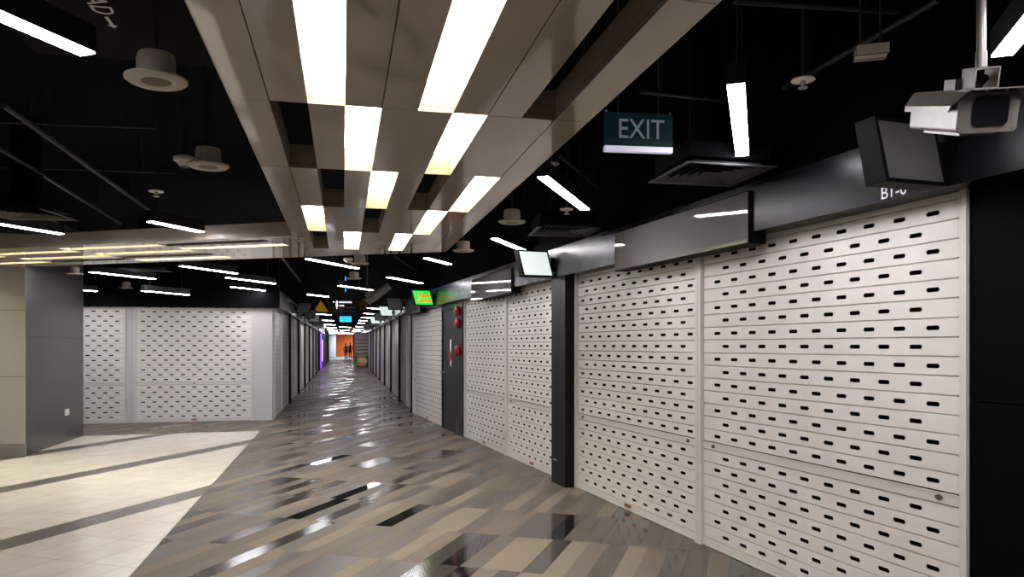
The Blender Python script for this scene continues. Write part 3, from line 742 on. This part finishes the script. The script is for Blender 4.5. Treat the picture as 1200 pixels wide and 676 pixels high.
def directory(x0,x1,y0,y1,Y):
    w=(x1-x0)/F*Y; h=(y1-y0)/F*Y; c=at((x0+x1)/2,y1,Y); o=empty('directory_board',c); o.rotation_euler=(0,0,.2)
    mb=MB(); mb.box(-w/2,w/2,0,.05,0,h); mb.build('panel',M['board'],o)
    f=lambda px,py:((px-(x0+x1)/2)/F*Y,(y1-py)/F*Y)
    mb=MB()
    def bar(m,xa,xb,ya,yb):
        a,b=f(xa,yb),f(xb,ya); m.box(a[0],b[0],-.004,0,a[1],b[1])
    bar(mb,394.4,395.6,353,362); p=f(395,351.8); q=f(393.2,355); r=f(396.8,355); mb.prism([(q[0],-.004,q[1]),(r[0],-.004,r[1]),(p[0],-.004,p[1])],(0,.004,0))
    p=f(391.3,353.8); mb.prism([(p[0]+.025*math.cos(a*.5236),-.004,p[1]+.025*math.sin(a*.5236)) for a in range(12)],(0,.004,0))
    p=f(395,357.6); mb.prism([(p[0]+.045*math.cos(a*.5236),-.004,p[1]+.045*math.sin(a*.5236)) for a in range(12)],(0,.004,0))
    mb.build('arrow',M['board_white'],o)
    mb=MB()
    for xa,xb in ((397.6,399.2),(399.6,401),(401.4,402.8),(403.2,404.8),(405.4,406.8),(407.2,408.4),(408.8,410.2),(410.6,411.8)): bar(mb,xa,xb,353.2,354.9)
    for xa,xb in ((398,399.4),(399.8,401.2),(401.6,403.2)): bar(mb,xa,xb,357.3,358.9)
    mb.build('lettering',M['board_white'],o)
    mb=MB(); bar(mb,387,415.5,360.1,360.6); bar(mb,389,415.5,364.2,364.6)
    for xa,xb in ((398,399.3),(399.7,401.2),(390.5,392)): bar(mb,xa,xb,361.6,362.8); bar(mb,xa,xb,365.7,366.7)
    mb.build('faint_lettering',M['board_grey'],o)
    mb=MB(); 
    for x in (-w*.4,w*.4): mb.tube((x,.025,h),(x,.025,CEIL-c.z-.001),.008,6)
    mb.build('hanger_rod',M['pipe'],o)
    tag(o,'black hanging directory board with white arrow and lettering','directory board')
directory(386,417.5,351,368.7,26)

# ------------------------------------------------------------------ left column
cA=Vector((-6.36,9.80,0)); uS=Vector((-.2265,1,0)).normalized(); uF=Vector((-1,-.2265,0)).normalized()
LS=2.28
CT=CEIL
mb=MB(); a=[cA,cA+uS*LS,cA+uS*LS+uF*3,cA+uF*3]; mb.prism([Vector((p.x,p.y,0)) for p in a],(0,0,CT)); 
nS=Vector((1,.2265,0)).normalized()
co=struct('wall_column',mb,M['column_dark'],'broad dark grey column at the left')
mb=MB(); nF=Vector((.2265,-1,0)).normalized()
for z0,z1 in ((.165,1.04),(1.046,1.905),(1.911,2.9)):
    for x0,x1 in ((.0,1.1),(1.106,2.2),(2.206,3.0)):
        p,q=cA+uF*x0+nF*.025+nS*.012*(x0==0),cA+uF*x1+nF*.025; mb.prism([Vector((v.x,v.y,z0)) for v in (p,q,q-nF*.02,p-nF*.02)],(0,0,z1-z0))
o=mb.build('front_panels',M['column_face'],co)
mb=MB(); p,q=cA+nF*.028+nS*.02,cA+uF*3+nF*.028; mb.prism([Vector((v.x,v.y,0)) for v in (p,q,q-nF*.026,p-nF*.026)],(0,0,.160)); mb.build('skirting',M['column_skirt'],co)
mb=MB(); 
for z in (1.56,): 
    p,q=cA+uS*.02+nS*.001,cA+uS*(LS-.02)+nS*.001; mb.prism([Vector((v.x,v.y,z)) for v in (p,q,q+nS*.0006,p+nS*.0006)],(0,0,.004))
mb.build('seam_line',M['joint'],co)
# wall socket
c=cA+uS*1.52+nS*.004; so=empty('wall_socket',(c.x,c.y,.445)); so.rotation_euler=(0,0,math.atan2(nS.y,nS.x)+math.pi/2)
mb=MB(); mb.box(-.08,.08,-.012,.004,-.045,.045); mb.build('plate',M['white_plastic'],so)
mb=MB(); mb.box(-.055,-.015,-.016,-.012,-.025,.025); mb.box(.015,.055,-.016,-.012,-.025,.025); mb.build('outlet',M['white'],so)
tag(so,'small white double wall socket low on the dark grey column','wall socket')

# ------------------------------------------------------------------ far end of the corridor
def panel(name,px0,px1,Y0,Y1,z0,z1,m,th=.15):
    mb=MB(); a=Vector(((px0-600)/F*Y0,Y0,z0)); b=Vector(((px1-600)/F*Y1,Y1,z0)); n=Vector(((b-a).y,-(b-a).x,0)).normalized(); n=n if n.y<0 else -n
    mb.prism([a,b,b-n*th,a-n*th],(0,0,z1-z0)); return mb
o=struct('wall_end',panel('',388,416,101,100,0,CEIL,M['orange']),M['orange'],'orange end wall of the corridor')
o=struct('wall_end.001',panel('',383.5,392.6,94,93,0,2.72,M['pale']),M['pale'],'pale blue-white wall left of the orange end wall')
mb=MB(); quadwall(mb,left.p(52,0),left.p(80,0),0,CEIL,.2,left.n)
for y in (57,62,68): quadwall(mb,left.p(y,.08),left.p(y+.5,.08),0,2.3,.1,left.n)
struct('wall_left.001',mb,M['greywall'],'plain grey wall beyond the purple lit shopfront')
mb=MB(); c=at(414.9,420.5,84); mb.prism([(c.x+.13*math.cos(a*math.pi/8),c.y+.13*math.sin(a*math.pi/8),0) for a in range(16)],(0,0,CEIL)); struct('column_end',mb,M['pilaster'],'slim pale pillar between the people and the poster board')
# lit ceiling panel over the pale wall
ls=empty('lit_ceiling_panel',at(385.5,391.5,90)); ls.rotation_euler=(0,0,.2)
mb=MB(); mb.box(-.85,.65,0,.2,0,.52); mb.build('case',M['pilaster'],ls); mb=MB(); mb.box(-.82,.62,-.01,.0,.03,.49); mb.build('face',M['cyan_white'],ls)
tag(ls,'glowing pale blue ceiling panel above the pale far wall','light box')
# purple lit shopfront panel
p,q=left.p(44.2,.06),left.p(50.0,.06); c=(p+q)/2
sp=empty('lit_shopfront',(c.x,c.y,0)); tag(sp,'glowing purple shopfront panel on the left-hand corridor wall','shopfront')
def strip(a,b,z0,z1,m,name,off,th=.05):
    mb=MB(); P,Q=left.p(a,off)-c,left.p(b,off)-c; mb.prism([Vector((v.x,v.y,z0)) for v in (P,Q,Q-left.n*th,P-left.n*th)],(0,0,z1-z0)); mb.build(name,m,sp)
strip(44.2,50.2,0,2.2,M['sign_black'],'frame',.06)
strip(44.4,46.7,.05,2.15,M['purple'],'purple_panel',.075,.02); strip(46.75,48.2,1.5,2.15,M['blue'],'blue_panel',.075,.02)
strip(46.75,48.2,.05,1.48,M['purple'],'purple_panel',.075,.02); strip(48.25,50.0,.4,1.8,M['violet_white'],'white_panel',.075,.02)
# poster board at the right
M['poster']=m=D.materials.new('food_poster'); m.use_nodes=True; nt=m.node_tree; b=nt.nodes['Principled BSDF']; b.inputs['Roughness'].default_value=.35
tc=nt.nodes.new('ShaderNodeTexCoord'); sx=nt.nodes.new('ShaderNodeSeparateXYZ'); nt.links.new(tc.outputs['Generated'],sx.inputs[0])
wv=nt.nodes.new('ShaderNodeTexWave'); wv.bands_direction='Z'; wv.inputs['Scale'].default_value=2.6; wv.inputs['Distortion'].default_value=2.5; nt.links.new(tc.outputs['Generated'],wv.inputs['Vector'])
r1=nt.nodes.new('ShaderNodeValToRGB'); r1.color_ramp.elements[0].color=(.09,.066,.056,1); r1.color_ramp.elements[1].color=(.36,.30,.26,1); nt.links.new(wv.outputs['Fac'],r1.inputs[0])
vo=nt.nodes.new('ShaderNodeTexVoronoi'); vo.inputs['Scale'].default_value=5.5; nt.links.new(tc.outputs['Generated'],vo.inputs['Vector'])
sp2=nt.nodes.new('ShaderNodeSeparateColor'); nt.links.new(vo.outputs['Color'],sp2.inputs[0])
r2=nt.nodes.new('ShaderNodeValToRGB'); r2.color_ramp.interpolation='CONSTANT'; e=r2.color_ramp.elements; e[0].color=(.04,.09,.015,1); e[1].position=.35; e[1].color=(.20,.30,.07,1)
for pos,cl in ((.55,(.30,.22,.08,1)),(.72,(.45,.13,.03,1)),(.86,(.03,.06,.012,1))): x=e.new(pos); x.color=cl
nt.links.new(sp2.outputs[0],r2.inputs[0])
mr=nt.nodes.new('ShaderNodeMapRange'); mr.inputs['From Min'].default_value=.40; mr.inputs['From Max'].default_value=.46; nt.links.new(sx.outputs['Z'],mr.inputs['Value'])
mx=nt.nodes.new('ShaderNodeMix'); mx.data_type='RGBA'; nt.links.new(mr.outputs[0],mx.inputs['Factor']); nt.links.new(r2.outputs[0],mx.inputs['A']); nt.links.new(r1.outputs[0],mx.inputs['B']); nt.links.new(mx.outputs['Result'],b.inputs['Base Color'])
M['bread']=mat('poster_bread',(.62,.46,.19),.4,noise=.3,nscale=6); M['salmon']=mat('poster_orange',(.62,.19,.06),.4,noise=.35,nscale=9)
c=at(425.3,432.7,46); pb=empty('poster_board',(c.x,c.y,0)); pb.rotation_euler=(0,0,.2); tag(pb,'tall poster board with wood planks and salad bun picture at corridor right','poster board')
w=19.5/F*46
mb=MB(); mb.box(-w/2,w/2,.0,.12,0,2.22); mb.build('frame',M['greywall'],pb)
mb=MB(); mb.box(-w/2+.03,w/2-.03,-.006,.0,.08,1.85); pp=mb.build('poster',M['poster'],pb)
mb=MB(); mb.prism([(-.02+.27*math.cos(a*math.pi/12),-.008,.50+.22*math.sin(a*math.pi/12)) for a in range(24)],(0,.002,0)); mb.build('bun_print',M['bread'],pp)
mb=MB(); mb.prism([(-.05+.25*math.cos(a*math.pi/12),-.010,.27+.10*math.sin(a*math.pi/12)) for a in range(24)],(0,.002,0)); mb.build('filling_print',M['salmon'],pp)
mb=MB(); mb.box(-w/2+.02,w/2-.02,-.008,.0,1.88,2.2); mb.build('header',mat('poster_header',(.30,.25,.225),.5),pb)

# ------------------------------------------------------------------ two people far down the corridor
def person(px,py,Y,hgt,rz,shirt,trousers,label,cap=None):
    J={}; E=[]
    def j(n,x,y,z,r,par=None):
        J[n]=(len(J),(x,y,z),r)
        if par: E.append((J[par][0],J[n][0]))
    j('pelvis',0,0,.93,.125); j('waist',0,.0,1.08,.115,'pelvis'); j('chest',0,.0,1.28,.135,'waist'); j('neckb',0,.01,1.42,.075,'chest'); j('neck',0,0,1.48,.052,'neckb')
    j('jaw',0,-.02,1.545,.062,'neck'); j('head',0,-.005,1.62,.085,'jaw'); j('crown',0,.0,1.69,.062,'head'); j('nose',0,-.10,1.59,.014,'jaw')
    for s,n in ((1,'l'),(-1,'r')):
        j('ear'+n,.088*s,.0,1.60,.016,'head')
        j('sh'+n,.17*s,.01,1.38,.062,'chest'); j('el'+n,.235*s,.03,1.10,.043,'sh'+n); j('wr'+n,.245*s,-.06,.86,.028,'el'+n); j('pa'+n,.245*s,-.08,.79,.032,'wr'+n)
        for k,(dx,dy,l) in enumerate(((.0,-.03,.07),(.0,-.010,.08),(.0,.010,.076),(.0,.03,.06))):
            j(f'f{k}{n}',.245*s+dx,-.085+dy,.745,.009,'pa'+n); j(f'g{k}{n}',.238*s,-.095+dy,.745-l*.6,.008,f'f{k}{n}')
        j('th'+n,.232*s,-.125,.775,.010,'pa'+n); j('ti'+n,.225*s,-.14,.74,.008,'th'+n)
        j('hip'+n,.09*s,0,.88,.10,'pelvis'); j('kn'+n,.10*s,-.02*s,.48,.062,'hip'+n); j('an'+n,.105*s,.02*s,.09,.042,'kn'+n); j('he'+n,.105*s,.03*s,.045,.042,'an'+n); j('to'+n,.115*s,-.14+.03*s,.032,.030,'an'+n)
    me=D.meshes.new('body'); vs=[None]*len(J)
    for n,(i,c,r) in J.items(): vs[i]=c
    me.from_pydata(vs,E,[]); o=D.objects.new('person',me); COL.objects.link(o)
    o.modifiers.new('s','SKIN')
    for n,(i,c,r) in J.items(): me.skin_vertices[0].data[i].radius=(r,r*(.72 if n in('pelvis','waist','chest') else 1))
    me.skin_vertices[0].data[0].use_root=True
    sd=o.modifiers.new('d','SUBSURF'); sd.levels=2; sd.render_levels=2
    dg=bpy.context.evaluated_depsgraph_get(); me2=D.meshes.new_from_object(o.evaluated_get(dg)); o.modifiers.clear(); o.data=me2
    skin=D.materials.get('skin') or mat('skin',(.45,.26,.18),.5); hair=D.materials.get('hair') or mat('hair',(.02,.014,.012),.6); shoe=D.materials.get('shoe') or mat('shoe',(.03,.03,.03),.5)
    me2.materials.clear()
    for m_ in (skin,shirt,trousers,hair,shoe): me2.materials.append(m_)
    for p in me2.polygons:
        z=p.center.z; x=abs(p.center.x)
        p.use_smooth=True
        p.material_index=4 if z<.09 else 2 if (z<.95 and x<.20) else 1 if (z<1.44 and (z>1.0 or x<.2)) else 0
    if True:
        hb=MB(); hb.lathe([(.085,-.085),(.096,-.02),(.094,.03),(.07,.08),(.03,.10),(.001,.104)],18,(0,.018,1.645)); hb.build('cap' if cap else 'hair',cap or hair,o,True)
    c=at(px,py,Y); o.location=(c.x,c.y,0.0); s=hgt/1.755; o.scale=(s,s,s); o.rotation_euler=(0,0,rz); tag(o,label,'person','people at the corridor end'); return o
person(405.4,420.8,77,1.66,.2,mat('blue_shirt',(.50,.55,.78),.7),mat('blue_jeans',(.40,.46,.68),.7),'person in light blue clothes standing before the orange wall')
person(410.3,420.6,78.2,1.78,-.2,mat('black_shirt',(.02,.02,.022),.7),mat('maroon_trousers',(.07,.02,.02),.7),'person in black top and dark trousers with a reddish cap',mat('red_cap',(.45,.05,.05),.6))

# ------------------------------------------------------------------ camera, world, view
cam=D.cameras.new('camera'); co=D.objects.new('camera',cam); COL.objects.link(co)
co.location=(0,0,CH); co.rotation_euler=(math.pi/2,0,0); cam.sensor_width=36; cam.sensor_fit='HORIZONTAL'; cam.lens=F/1200*36
cam.shift_y=(HY-338)/1200; cam.clip_start=.05; cam.clip_end=300
sc=bpy.context.scene; sc.camera=co
w=D.worlds.new('world'); sc.world=w; w.use_nodes=True; w.node_tree.nodes['Background'].inputs[0].default_value=(.9,.95,1,1); w.node_tree.nodes['Background'].inputs[1].default_value=.006
sc.view_settings.view_transform='Standard'; sc.view_settings.look='None'; sc.view_settings.gamma=1; sc.view_settings.use_curve_mapping=False
sc.view_settings.exposure=1.72
sc.cycles.use_denoising=True; sc.cycles.max_bounces=8; sc.cycles.sample_clamp_indirect=6
